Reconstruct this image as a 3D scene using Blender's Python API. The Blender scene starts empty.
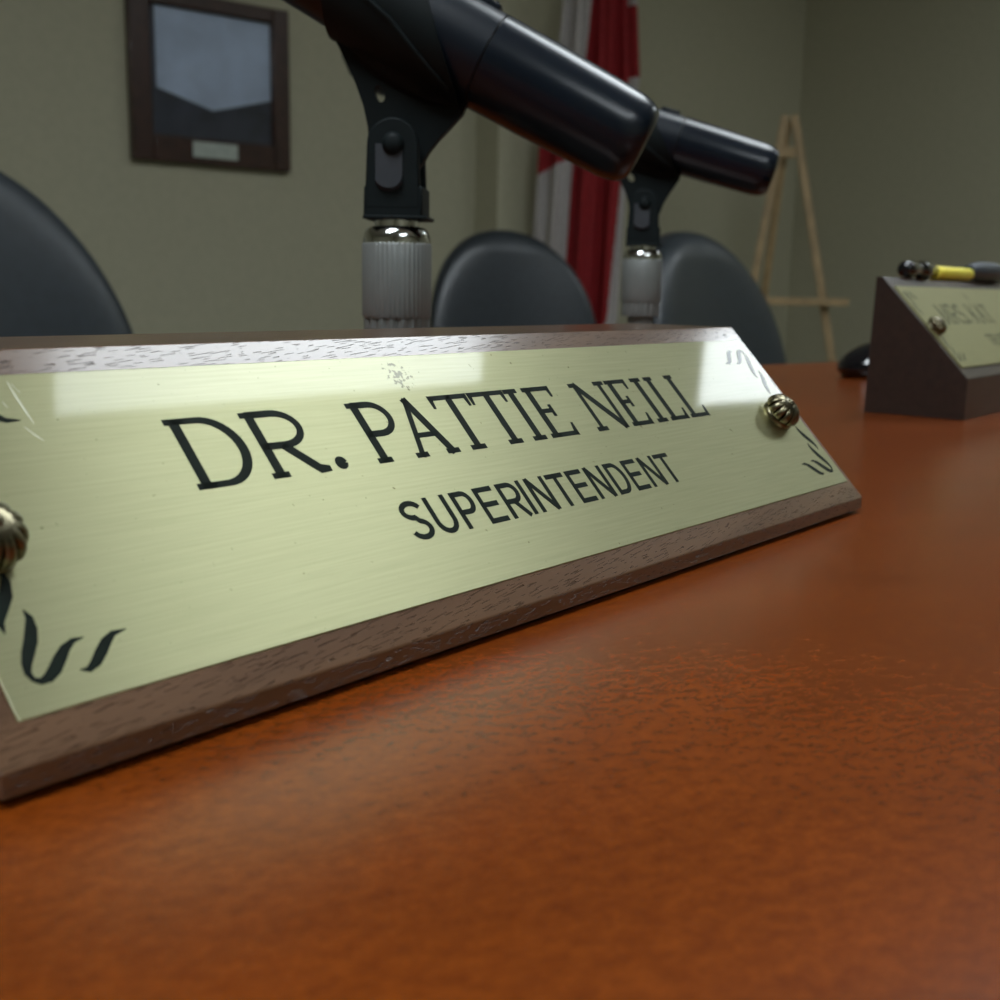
import bpy, bmesh, math, random
from mathutils import Vector, Matrix

random.seed(7)
PI = math.pi
scn = bpy.context.scene
COL = scn.collection


def rad(a):
    return math.radians(a)


# ------------------------------------------------------------------ object helpers
def link(o, parent=None):
    COL.objects.link(o)
    if parent is not None:
        o.parent = parent
    return o


def tag(o, label=None, cat=None, group=None, kind=None):
    if label:
        o["label"] = label
    if cat:
        o["category"] = cat
    if group:
        o["group"] = group
    if kind:
        o["kind"] = kind
    return o


def thing(name, label, cat, loc=(0, 0, 0), rotz=0.0, group=None):
    o = bpy.data.objects.new(name, None)
    o.empty_display_size = 0.05
    link(o)
    o.location = loc
    o.rotation_euler = (0, 0, rotz)
    return tag(o, label, cat, group)


def obj(name, bm, mats, parent=None, smooth=None, bevel=0.0, segs=2, subsurf=0):
    bmesh.ops.recalc_face_normals(bm, faces=bm.faces)
    me = bpy.data.meshes.new(name)
    bm.to_mesh(me)
    bm.free()
    if not isinstance(mats, (list, tuple)):
        mats = [mats]
    for m in mats:
        me.materials.append(m)
    o = bpy.data.objects.new(name, me)
    link(o, parent)
    if bevel:
        b = o.modifiers.new("bevel", "BEVEL")
        b.width = bevel
        b.segments = segs
        b.limit_method = "ANGLE"
        b.angle_limit = rad(35)
    if subsurf:
        s = o.modifiers.new("sub", "SUBSURF")
        s.levels = subsurf
        s.render_levels = subsurf
    if smooth is not None:
        me.shade_smooth()
        if smooth < 180:
            me.set_sharp_from_angle(angle=rad(smooth))
    return o


def copy_tree(o, parent=None):
    c = o.copy()
    link(c, parent)
    for ch in list(o.children):
        copy_tree(ch, c)
    return c


def add_box(bm, x0, x1, y0, y1, z0, z1, mi=0):
    v = [bm.verts.new((x, y, z)) for z in (z0, z1) for y in (y0, y1) for x in (x0, x1)]
    for f in ((0, 2, 3, 1), (4, 5, 7, 6), (0, 1, 5, 4), (2, 6, 7, 3), (0, 4, 6, 2), (1, 3, 7, 5)):
        fc = bm.faces.new([v[i] for i in f])
        fc.material_index = mi


def box(name, mat, x0, x1, y0, y1, z0, z1, parent=None, bevel=0.0, segs=2):
    bm = bmesh.new()
    add_box(bm, x0, x1, y0, y1, z0, z1)
    return obj(name, bm, mat, parent, smooth=40 if bevel else None, bevel=bevel, segs=segs)


def add_prism(bm, poly, a0, a1, axis="x"):
    """poly in the plane perpendicular to axis; x: (y,z), y: (x,z), z: (x,y)"""
    def P(q, a):
        if axis == "x":
            return (a, q[0], q[1])
        if axis == "y":
            return (q[0], a, q[1])
        return (q[0], q[1], a)
    A = [bm.verts.new(P(q, a0)) for q in poly]
    B = [bm.verts.new(P(q, a1)) for q in poly]
    bm.faces.new(A)
    bm.faces.new(list(reversed(B)))
    n = len(poly)
    for i in range(n):
        j = (i + 1) % n
        bm.faces.new((A[i], B[i], B[j], A[j]))


def add_lathe(bm, prof, n=48, axis="z", org=(0, 0, 0), mi=0, rfun=None):
    """prof: list of (r, h)."""
    rows = []
    for r, h in prof:
        if r < 1e-7:
            rows.append([(0, 0, h)])
        else:
            row = []
            for i in range(n):
                t = 2 * PI * i / n
                rr = r * (rfun(t, h, r) if rfun else 1)
                row.append((rr * math.cos(t), rr * math.sin(t), h))
            rows.append(row)

    def T(p):
        x, y, z = p
        if axis == "x":
            x, y, z = z, x, y
        elif axis == "y":
            x, y, z = x, z, y
        return (x + org[0], y + org[1], z + org[2])
    vr = [[bm.verts.new(T(p)) for p in row] for row in rows]
    fs = []
    for a, b in zip(vr, vr[1:]):
        if len(a) == 1 and len(b) == 1:
            continue
        for i in range(n):
            j = (i + 1) % n
            if len(a) == 1:
                fs.append(bm.faces.new((a[0], b[i], b[j])))
            elif len(b) == 1:
                fs.append(bm.faces.new((a[i], b[0], a[j])))
            else:
                fs.append(bm.faces.new((a[i], b[i], b[j], a[j])))
    for f in fs:
        f.material_index = mi
    for ring, flip in ((vr[0], 0), (vr[-1], 1)):
        if len(ring) > 1:
            f = bm.faces.new(ring)
            f.material_index = mi
    return vr


def lathe(name, mat, prof, n=48, axis="z", org=(0, 0, 0), parent=None, smooth=35):
    bm = bmesh.new()
    add_lathe(bm, prof, n, axis, org)
    return obj(name, bm, mat, parent, smooth=smooth)


def add_bar(bm, p, q, w, d):
    """square bar of width w and depth d from p to q"""
    p, q = Vector(p), Vector(q)
    z = (q - p).normalized()
    ref = Vector((0, 1, 0)) if abs(z.y) < 0.9 else Vector((1, 0, 0))
    x = ref.cross(z).normalized()
    y = z.cross(x)
    c = [(-w / 2, -d / 2), (w / 2, -d / 2), (w / 2, d / 2), (-w / 2, d / 2)]
    A = [bm.verts.new(p + x * a + y * b) for a, b in c]
    B = [bm.verts.new(q + x * a + y * b) for a, b in c]
    bm.faces.new(A)
    bm.faces.new(list(reversed(B)))
    for i in range(4):
        j = (i + 1) % 4
        bm.faces.new((A[i], B[i], B[j], A[j]))


def add_tube(bm, pts, r, n=12):
    pts = [Vector(p) for p in pts]
    rings = []
    for i, p in enumerate(pts):
        a = pts[max(0, i - 1)]
        b = pts[min(len(pts) - 1, i + 1)]
        z = (b - a).normalized()
        ref = Vector((0, 0, 1)) if abs(z.z) < 0.9 else Vector((1, 0, 0))
        x = ref.cross(z).normalized()
        y = z.cross(x)
        rr = r[i] if isinstance(r, (list, tuple)) else r
        rings.append([bm.verts.new(p + (x * math.cos(2 * PI * k / n) + y * math.sin(2 * PI * k / n)) * rr) for k in range(n)])
    for A, B in zip(rings, rings[1:]):
        for k in range(n):
            bm.faces.new((A[k], B[k], B[(k + 1) % n], A[(k + 1) % n]))
    bm.faces.new(rings[0])
    bm.faces.new(list(reversed(rings[-1])))


# ------------------------------------------------------------------ materials
def srgb(r, g, b):
    f = lambda c: c / 12.92 if c <= 0.04045 else ((c + 0.055) / 1.055) ** 2.4
    return (f(r / 255), f(g / 255), f(b / 255), 1)


def new_mat(name):
    m = bpy.data.materials.new(name)
    m.use_nodes = True
    nt = m.node_tree
    return m, nt, nt.nodes["Principled BSDF"]


def noise_col(nt, c0, c1, scale=(1, 1, 1), nscale=5.0, detail=4, lo=0.35, hi=0.65, rot=(0, 0, 0), rough=0.55, dist=0.0):
    tc = nt.nodes.new("ShaderNodeTexCoord")
    mp = nt.nodes.new("ShaderNodeMapping")
    mp.inputs["Scale"].default_value = scale
    mp0 = nt.nodes.new("ShaderNodeMapping")
    mp0.inputs["Rotation"].default_value = rot
    nz = nt.nodes.new("ShaderNodeTexNoise")
    nz.inputs["Scale"].default_value = nscale
    nz.inputs["Detail"].default_value = detail
    nz.inputs["Roughness"].default_value = rough
    nz.inputs["Distortion"].default_value = dist
    rp = nt.nodes.new("ShaderNodeValToRGB")
    rp.color_ramp.elements[0].position = lo
    rp.color_ramp.elements[0].color = c0
    rp.color_ramp.elements[1].position = hi
    rp.color_ramp.elements[1].color = c1
    L = nt.links.new
    L(tc.outputs["Object"], mp0.inputs[0])
    L(mp0.outputs[0], mp.inputs[0])
    L(mp.outputs[0], nz.inputs["Vector"])
    L(nz.outputs["Fac"], rp.inputs[0])
    return rp.outputs[0], nz.outputs["Fac"]


def mix_col(nt, a, b, mode="MULTIPLY", fac=1.0):
    mx = nt.nodes.new("ShaderNodeMix")
    mx.data_type = "RGBA"
    mx.blend_type = mode
    if hasattr(fac, "links"):
        nt.links.new(fac, mx.inputs[0])
    else:
        mx.inputs[0].default_value = fac
    for s, v in ((6, a), (7, b)):
        if hasattr(v, "links"):
            nt.links.new(v, mx.inputs[s])
        else:
            mx.inputs[s].default_value = v
    return mx.outputs[2]


def bump(nt, b, h, strength=0.2, dist=0.001):
    n = nt.nodes.new("ShaderNodeBump")
    n.inputs["Strength"].default_value = strength
    n.inputs["Distance"].default_value = dist
    nt.links.new(h, n.inputs["Height"])
    nt.links.new(n.outputs[0], b.inputs["Normal"])


def simple(name, col, rough=0.5, metal=0.0, var=0.12, nscale=30, coat=0.0, coat_r=0.05, spec=0.5, bstr=0.0, bdist=0.0005):
    m, nt, b = new_mat(name)
    c0 = tuple(c * (1 - var) for c in col[:3]) + (1,)
    c1 = tuple(min(1, c * (1 + var)) for c in col[:3]) + (1,)
    c, h = noise_col(nt, c0, c1, nscale=nscale)
    nt.links.new(c, b.inputs["Base Color"])
    b.inputs["Roughness"].default_value = rough
    b.inputs["Metallic"].default_value = metal
    b.inputs["Specular IOR Level"].default_value = spec
    b.inputs["Coat Weight"].default_value = coat
    b.inputs["Coat Roughness"].default_value = coat_r
    if bstr:
        bump(nt, b, h, bstr, bdist)
    return m


def mat_table():
    m, nt, b = new_mat("cherry_laminate")
    rot = (0, 0, rad(11.5))
    c1, h1 = noise_col(nt, srgb(98, 42, 6), srgb(124, 59, 13), (110, 170, 170), 3.0, 5, 0.3, 0.7, rot)
    c2, h2 = noise_col(nt, (0.86, 0.84, 0.83, 1), (1.08, 1.08, 1.08, 1), (500, 1100, 700), 2.2, 3, 0.36, 0.62, rot)
    c3, h3 = noise_col(nt, (0.86, 0.84, 0.82, 1), (1.12, 1.1, 1.08, 1), (8, 20, 8), 2.0, 3, 0.3, 0.7, rot)
    c = mix_col(nt, mix_col(nt, c1, c2), c3)
    nt.links.new(c, b.inputs["Base Color"])
    b.inputs["Roughness"].default_value = 0.24
    b.inputs["Specular IOR Level"].default_value = 0.5
    bump(nt, b, h2, 0.12, 0.0002)
    return m


def mat_walnut(name, light, dark, pore, gloss=0.28, coat=0.6, pores=0.42, coat_r=0.12, rotz=-7):
    m, nt, b = new_mat(name)
    rot = (-0.8109, 0, rad(rotz))
    c1, h1 = noise_col(nt, dark, light, (9, 110, 110), 2.0, 5, 0.3, 0.7, rot)
    c2, h2 = noise_col(nt, pore, (1, 1, 1, 1), (300, 4200, 4200), 1.0, 0, pores - 0.03, pores, rot)
    c = mix_col(nt, c1, c2)
    nt.links.new(c, b.inputs["Base Color"])
    b.inputs["Roughness"].default_value = gloss
    mm = nt.nodes.new("ShaderNodeMath")
    mm.operation = "MULTIPLY"
    mm.inputs[1].default_value = coat
    nt.links.new(c2, mm.inputs[0])
    nt.links.new(mm.outputs[0], b.inputs["Coat Weight"])
    m2 = nt.nodes.new("ShaderNodeMath")
    m2.operation = "MULTIPLY"
    m2.inputs[1].default_value = 0.5
    nt.links.new(c2, m2.inputs[0])
    nt.links.new(m2.outputs[0], b.inputs["Specular IOR Level"])
    b.inputs["Coat Roughness"].default_value = coat_r
    n = nt.nodes.new("ShaderNodeBump")
    n.inputs["Strength"].default_value = 0.9
    n.inputs["Distance"].default_value = 0.0006
    nt.links.new(c2, n.inputs["Height"])
    nt.links.new(n.outputs[0], b.inputs["Normal"])
    nt.links.new(n.outputs[0], b.inputs["Coat Normal"])
    return m


def mat_brass(name="brushed_brass", metal=1.0, rough=0.50, aniso=0.84, dark=srgb(188, 188, 148), light=srgb(198, 198, 158)):
    m, nt, b = new_mat(name)
    c, h = noise_col(nt, dark, light, (25, 900, 900), 2.0, 4, 0.3, 0.7)
    # a few dull specks and a pitted smudge near the top edge
    tc = nt.nodes.new("ShaderNodeTexCoord")
    sp = nt.nodes.new("ShaderNodeTexNoise")
    sp.inputs["Scale"].default_value = 420
    sp.inputs["Detail"].default_value = 2
    nt.links.new(tc.outputs["Object"], sp.inputs["Vector"])
    rp = nt.nodes.new("ShaderNodeValToRGB")
    rp.color_ramp.elements[0].position = 0.22
    rp.color_ramp.elements[0].color = (0.45, 0.42, 0.34, 1)
    rp.color_ramp.elements[1].position = 0.26
    rp.color_ramp.elements[1].color = (1, 1, 1, 1)
    nt.links.new(sp.outputs["Fac"], rp.inputs[0])
    c = mix_col(nt, c, rp.outputs[0])
    dist = nt.nodes.new("ShaderNodeVectorMath")
    dist.operation = "DISTANCE"
    dist.inputs[1].default_value = (0.0982, 0.0478, 0.0008)
    nt.links.new(tc.outputs["Object"], dist.inputs[0])
    mr = nt.nodes.new("ShaderNodeMapRange")
    mr.inputs["From Min"].default_value = 0.001
    mr.inputs["From Max"].default_value = 0.0055
    mr.inputs["To Min"].default_value = 0.30
    mr.inputs["To Max"].default_value = 0.0
    nt.links.new(dist.outputs["Value"], mr.inputs[0])
    sp2 = nt.nodes.new("ShaderNodeTexNoise")
    sp2.inputs["Scale"].default_value = 900
    nt.links.new(tc.outputs["Object"], sp2.inputs["Vector"])
    ad = nt.nodes.new("ShaderNodeMath")
    ad.operation = "SUBTRACT"
    nt.links.new(sp2.outputs["Fac"], ad.inputs[0])
    nt.links.new(mr.outputs[0], ad.inputs[1])
    rp2 = nt.nodes.new("ShaderNodeValToRGB")
    rp2.color_ramp.elements[0].position = 0.2
    rp2.color_ramp.elements[0].color = (0.35, 0.34, 0.28, 1)
    rp2.color_ramp.elements[1].position = 0.28
    rp2.color_ramp.elements[1].color = (1, 1, 1, 1)
    nt.links.new(ad.outputs[0], rp2.inputs[0])
    c = mix_col(nt, c, rp2.outputs[0])
    nt.links.new(c, b.inputs["Base Color"])
    b.inputs["Metallic"].default_value = metal
    b.inputs["Roughness"].default_value = rough
    b.inputs["Coat Weight"].default_value = 0.42
    b.inputs["Coat Roughness"].default_value = 0.045
    b.inputs["Coat IOR"].default_value = 1.5
    b.inputs["Anisotropic"].default_value = aniso
    cx = nt.nodes.new("ShaderNodeCombineXYZ")
    cx.inputs[0].default_value = 0.0
    cx.inputs[1].default_value = 1.0
    vt = nt.nodes.new("ShaderNodeVectorTransform")
    vt.vector_type = "VECTOR"
    vt.convert_from = "OBJECT"
    vt.convert_to = "WORLD"
    nt.links.new(cx.outputs[0], vt.inputs[0])
    nt.links.new(vt.outputs[0], b.inputs["Tangent"])
    return m


def mat_emit(name, col, strength):
    m, nt, b = new_mat(name)
    b.inputs["Base Color"].default_value = (0.8, 0.8, 0.8, 1)
    b.inputs["Emission Color"].default_value = col
    b.inputs["Emission Strength"].default_value = strength
    return m


def mat_glass(name):
    m = bpy.data.materials.new(name)
    m.use_nodes = True
    nt = m.node_tree
    nt.nodes.clear()
    out = nt.nodes.new("ShaderNodeOutputMaterial")
    mix = nt.nodes.new("ShaderNodeMixShader")
    tr = nt.nodes.new("ShaderNodeBsdfTransparent")
    gl = nt.nodes.new("ShaderNodeBsdfGlossy")
    fr = nt.nodes.new("ShaderNodeFresnel")
    fr.inputs[0].default_value = 1.45
    gl.inputs["Roughness"].default_value = 0.03
    nt.links.new(fr.outputs[0], mix.inputs[0])
    nt.links.new(tr.outputs[0], mix.inputs[1])
    nt.links.new(gl.outputs[0], mix.inputs[2])
    nt.links.new(mix.outputs[0], out.inputs[0])
    return m


M = {}
M["table"] = mat_table()
M["walnut"] = mat_walnut("walnut", srgb(104, 76, 54), srgb(86, 61, 43), (0.5, 0.48, 0.48, 1), pores=0.335)
M["walnut_dark"] = mat_walnut("dark_walnut", srgb(56, 40, 34), srgb(42, 30, 26), (0.7, 0.7, 0.7, 1), 0.4, 0.3, 0.33)
M["brass"] = mat_brass()
M["satin_brass"] = mat_brass("satin_brass", 0.3, 0.5, 0.2, srgb(136, 134, 94), srgb(146, 143, 103))
M["satin_brass"].node_tree.nodes["Principled BSDF"].inputs["Coat Weight"].default_value = 0.0
M["satin_brass"].node_tree.nodes["Principled BSDF"].inputs["Specular IOR Level"].default_value = 0.2
M["ink_veiled"] = simple("veiled_engraving", srgb(74, 77, 56), 0.6, 0, 0.1, 300, spec=0.2)  # black ink made paler: haze over the thin strokes put into the colour
M["scratch"] = simple("bare_scratch", srgb(226, 226, 205), 0.6, 0.3)
M["ink"] = simple("engraved_black", srgb(22, 30, 25), 0.6, 0, 0.2, 300, spec=0.08, coat=0.30, coat_r=0.04)
M["rosette"] = simple("antique_brass", srgb(122, 116, 94), 0.28, 1.0, 0.15, 200)
M["rosette_dark"] = simple("brass_patina", srgb(52, 48, 30), 0.45, 1.0, 0.2, 200)
M["mic_black"] = simple("satin_black_metal", (0.004, 0.008, 0.015, 1), 0.34, 0, 0.1, 40, spec=0.42)
M["mic_gloss"] = simple("smooth_black_metal", (0.004, 0.008, 0.015, 1), 0.26, 0, 0.1, 40, spec=0.42)
M["mic_ring"] = simple("black_seam", (0.004, 0.004, 0.005, 1), 0.5)
M["clip"] = simple("black_plastic", (0.004, 0.008, 0.009, 1), 0.6, 0, 0.15, 60, spec=0.2)
M["clip_gray"] = simple("lit_plastic", (0.03, 0.034, 0.042, 1), 0.45, 0, 0.15, 60)  # clip plastic made paler: light in the pad's recess put into the colour
M["chrome"] = simple("bright_chrome", (0.62, 0.63, 0.63, 1), 0.10, 1.0, 0.05, 60)
M["steel"] = simple("dull_nickel", (0.24, 0.255, 0.25, 1), 0.45, 0.35, 0.08, 60)
M["grille"] = simple("dark_grille", (0.03, 0.03, 0.032, 1), 0.4, 0.8, 0.3, 900, bstr=0.8)
M["iron"] = simple("black_iron", (0.012, 0.012, 0.012, 1), 0.5)
M["leather"] = simple("blue_black_leather", (0.021, 0.027, 0.033, 1), 0.36, 0, 0.12, 60, bstr=0.15, bdist=0.002, spec=0.55)
M["chair_plastic"] = simple("chair_plastic", (0.015, 0.016, 0.018, 1), 0.45)
M["wall"] = simple("olive_wall_paint", srgb(178, 174, 150), 0.75, 0, 0.03, 40, bstr=0.08, bdist=0.001)
M["ceiling"] = simple("ceiling_tile", srgb(200, 198, 190), 0.9, 0, 0.05, 60)
M["carpet"] = simple("grey_carpet", srgb(140, 140, 128), 0.95, 0, 0.25, 200)
M["easel"] = simple("pine_easel", srgb(172, 146, 106), 0.55, 0, 0.15, 20)
M["frame"] = simple("mahogany_frame", srgb(58, 35, 27), 0.35, 0, 0.25, 25, coat=0.3)
M["mat_dark"] = simple("dark_blue_mat", srgb(58, 62, 74), 0.6, 0, 0.35, 9)
M["paper"] = simple("pale_blue_print", srgb(188, 202, 222), 0.7, 0, 0.12, 7)
M["paper_ink"] = simple("grey_print", srgb(96, 104, 118), 0.7, 0, 0.1, 9)
M["silver"] = simple("silver_tag", srgb(178, 186, 178), 0.4, 0.1, 0.08, 30)
M["flag_red"] = simple("red_flag_cloth", srgb(140, 22, 28), 0.8, 0, 0.12, 60)
M["flag_white"] = simple("white_flag_cloth", srgb(176, 170, 168), 0.85, 0, 0.06, 60)
M["gold"] = simple("gold_pole", srgb(170, 140, 80), 0.35, 0.8, 0.1, 30)
M["gloss_black"] = simple("gloss_black", (0.006, 0.006, 0.008, 1), 0.08, 0, 0.1, 30, coat=0.5)
M["yellow"] = simple("yellow_barrel", srgb(255, 238, 92), 0.4, 0, 0.05, 60)
M["slate"] = simple("slate_rubber", (0.05, 0.06, 0.075, 1), 0.45)
M["light"] = mat_emit("panel_light", (0.88, 0.96, 1.0, 1), 11.0)
M["light_dim"] = mat_emit("dim_panel_light", (0.88, 0.96, 1.0, 1), 13.0)
M["light_bright"] = mat_emit("bright_panel_light", (0.88, 0.96, 1.0, 1), 16.0)
M["light_frame"] = simple("white_metal", srgb(225, 225, 222), 0.5)
M["glass"] = mat_glass("picture_glass")

# ------------------------------------------------------------------ frames of reference
FLOOR = -0.735
CEIL = 1.95
CAM = Vector((-0.06353, -0.12199, 0.06028))
ROOM = rad(-11.5)                      # the room and table run at a small angle to the name plate
E1 = Vector((math.cos(ROOM), math.sin(ROOM), 0))
E2 = Vector((-math.sin(ROOM), math.cos(ROOM), 0))


def room(a, b, z=0.0):
    """room coordinates: a along the far wall, b towards it"""
    return E1 * a + E2 * b + Vector((0, 0, z))


def room_obj(name, mat, a0, a1, b0, b1, z0, z1, kind="structure", parent=None, bevel=0.0):
    o = box(name, mat, a0, a1, b0, b1, z0, z1, parent, bevel)
    o.rotation_euler = (0, 0, ROOM)
    if kind:
        o["kind"] = kind
    return o


# ------------------------------------------------------------------ the room
WA, WB = 3.468, 3.328          # two depths of the far wall
AJ, AR = 2.745, 4.55           # where it steps forward; the right wall
AL, BB = -4.2, -4.2
room_obj("floor", M["carpet"], AL - .1, AR + .1, BB - .1, WA + .1, FLOOR - .1, FLOOR)
room_obj("ceiling", M["ceiling"], AL - .1, AR + .1, BB - .1, WA + .1, CEIL + .03, CEIL + .13)
room_obj("wall_far", M["wall"], AL, AJ, WA, WA + .1, FLOOR, CEIL + .03)
room_obj("wall_far_step", M["wall"], AJ, AR, WB, WA + .1, FLOOR, CEIL + .03)
room_obj("wall_right", M["wall"], AR, AR + .1, BB, WA + .1, FLOOR, CEIL + .03)
room_obj("wall_left", M["wall"], AL - .1, AL, BB, WA + .1, FLOOR, CEIL + .03)
room_obj("wall_near", M["wall"], AL - .1, AR + .1, BB - .1, BB, FLOOR, CEIL + .03)
room_obj("baseboard_far", M["chair_plastic"], AL, AJ, WA - .012, WA, FLOOR, FLOOR + .1)
room_obj("baseboard_right", M["chair_plastic"], AR - .012, AR, BB, WB, FLOOR, FLOOR + .1)


def ceiling_light(x0, x1, y0, y1, rot, label, lamp="light"):
    cx, cy = (x0 + x1) / 2, (y0 + y1) / 2
    t = thing("ceiling_light", label, "ceiling light", (cx, cy, CEIL), rot, "fluorescent ceiling panels")
    w, d = (x1 - x0) / 2, (y1 - y0) / 2
    bm = bmesh.new()
    add_box(bm, -w - .03, w + .03, -d - .03, -d, -.004, .03)
    add_box(bm, -w - .03, w + .03, d, d + .03, -.004, .03)
    add_box(bm, -w - .03, -w, -d, d, -.004, .03)
    add_box(bm, w, w + .03, -d, d, -.004, .03)
    obj("frame", bm, M["light_frame"], t)
    box("diffuser", M[lamp], -w, w, -d, d, .002, .028, t)
    return t


ceiling_light(1.10, 2.38, -0.30, 0.31, 0, "long ceiling light panel mirrored in the upper edge of the brass plate")
ceiling_light(3.62, 4.40, -0.46, -0.14, rad(-2), "short ceiling light panel mirrored near the right rosette of the plate", "light_dim")
ceiling_light(-1.45, -0.17, -0.30, 0.31, 0, "ceiling light panel above the seats to the left of the table", "light_bright")
ceiling_light(-1.45, -0.17, -2.70, -2.09, 0, "rear ceiling light panel behind the camera")

# ------------------------------------------------------------------ conference table
table = thing("conference_table", "reddish brown cherry conference table under both name plates", "table", (0, 0, 0), ROOM)
EDGE = 0.495
bm = bmesh.new()
add_box(bm, -1.1, 1.75, -0.75, EDGE, -.038, 0)
obj("tabletop", bm, M["table"], table, smooth=40, bevel=.004, segs=3)
for a in (-0.8, 1.45):
    box("leg_panel", M["table"], a - .02, a + .02, -.5, .3, FLOOR, -.038, table)
box("modesty_panel", M["table"], -.78, 1.43, -.12, -.1, FLOOR + .25, -.038, table)

# ------------------------------------------------------------------ stroke lettering (millimetres)
Z_INK = 0.00006


def stroke(bm, pts, w, s=0.001, z0=0.0, z1=Z_INK, ox=0.0, oy=0.0):
    """flat ribbon along pts (mm), w constant or per point"""
    if isinstance(w, (list, tuple)):
        keep = [i for i in range(len(pts)) if i == 0 or math.dist(pts[i], pts[i - 1]) > .05]
        w = [w[min(i, len(w) - 1)] for i in keep]
    else:
        keep = [i for i in range(len(pts)) if i == 0 or math.dist(pts[i], pts[i - 1]) > .05]
    pts = [pts[i] for i in keep]
    n = len(pts)
    L, R = [], []
    for i in range(n):
        p = Vector(pts[i])
        d0 = (Vector(pts[i]) - Vector(pts[i - 1])) if i > 0 else None
        d1 = (Vector(pts[i + 1]) - Vector(pts[i])) if i < n - 1 else None
        d0 = d0.normalized() if d0 else d1.normalized()
        d1 = d1.normalized() if d1 else d0
        n0 = Vector((-d0.y, d0.x))
        n1 = Vector((-d1.y, d1.x))
        m = (n0 + n1)
        m = m.normalized() if m.length > 1e-6 else n0
        k = 1 / max(0.5, m.dot(n0))
        ww = (w[i] if isinstance(w, (list, tuple)) else w) / 2 * k
        L.append(p + m * ww)
        R.append(p - m * ww)
    V = lambda p, z: bm.verts.new(((p.x + ox) * s, (p.y + oy) * s, z))
    Lt = [V(p, z1) for p in L]
    Rt = [V(p, z1) for p in R]
    Lb = [V(p, z0) for p in L]
    Rb = [V(p, z0) for p in R]
    for i in range(n - 1):
        bm.faces.new((Lt[i], Rt[i], Rt[i + 1], Lt[i + 1]))
        bm.faces.new((Lb[i], Lt[i], Lt[i + 1], Lb[i + 1]))
        bm.faces.new((Rt[i], Rb[i], Rb[i + 1], Rt[i + 1]))
    bm.faces.new((Lb[0], Rb[0], Rt[0], Lt[0]))
    bm.faces.new((Lt[-1], Rt[-1], Rb[-1], Lb[-1]))


def arc(cx, cy, rx, ry, a0, a1, n=14):
    return [(cx + rx * math.cos(rad(a0 + (a1 - a0) * i / n)), cy + ry * math.sin(rad(a0 + (a1 - a0) * i / n))) for i in range(n + 1)]


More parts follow.
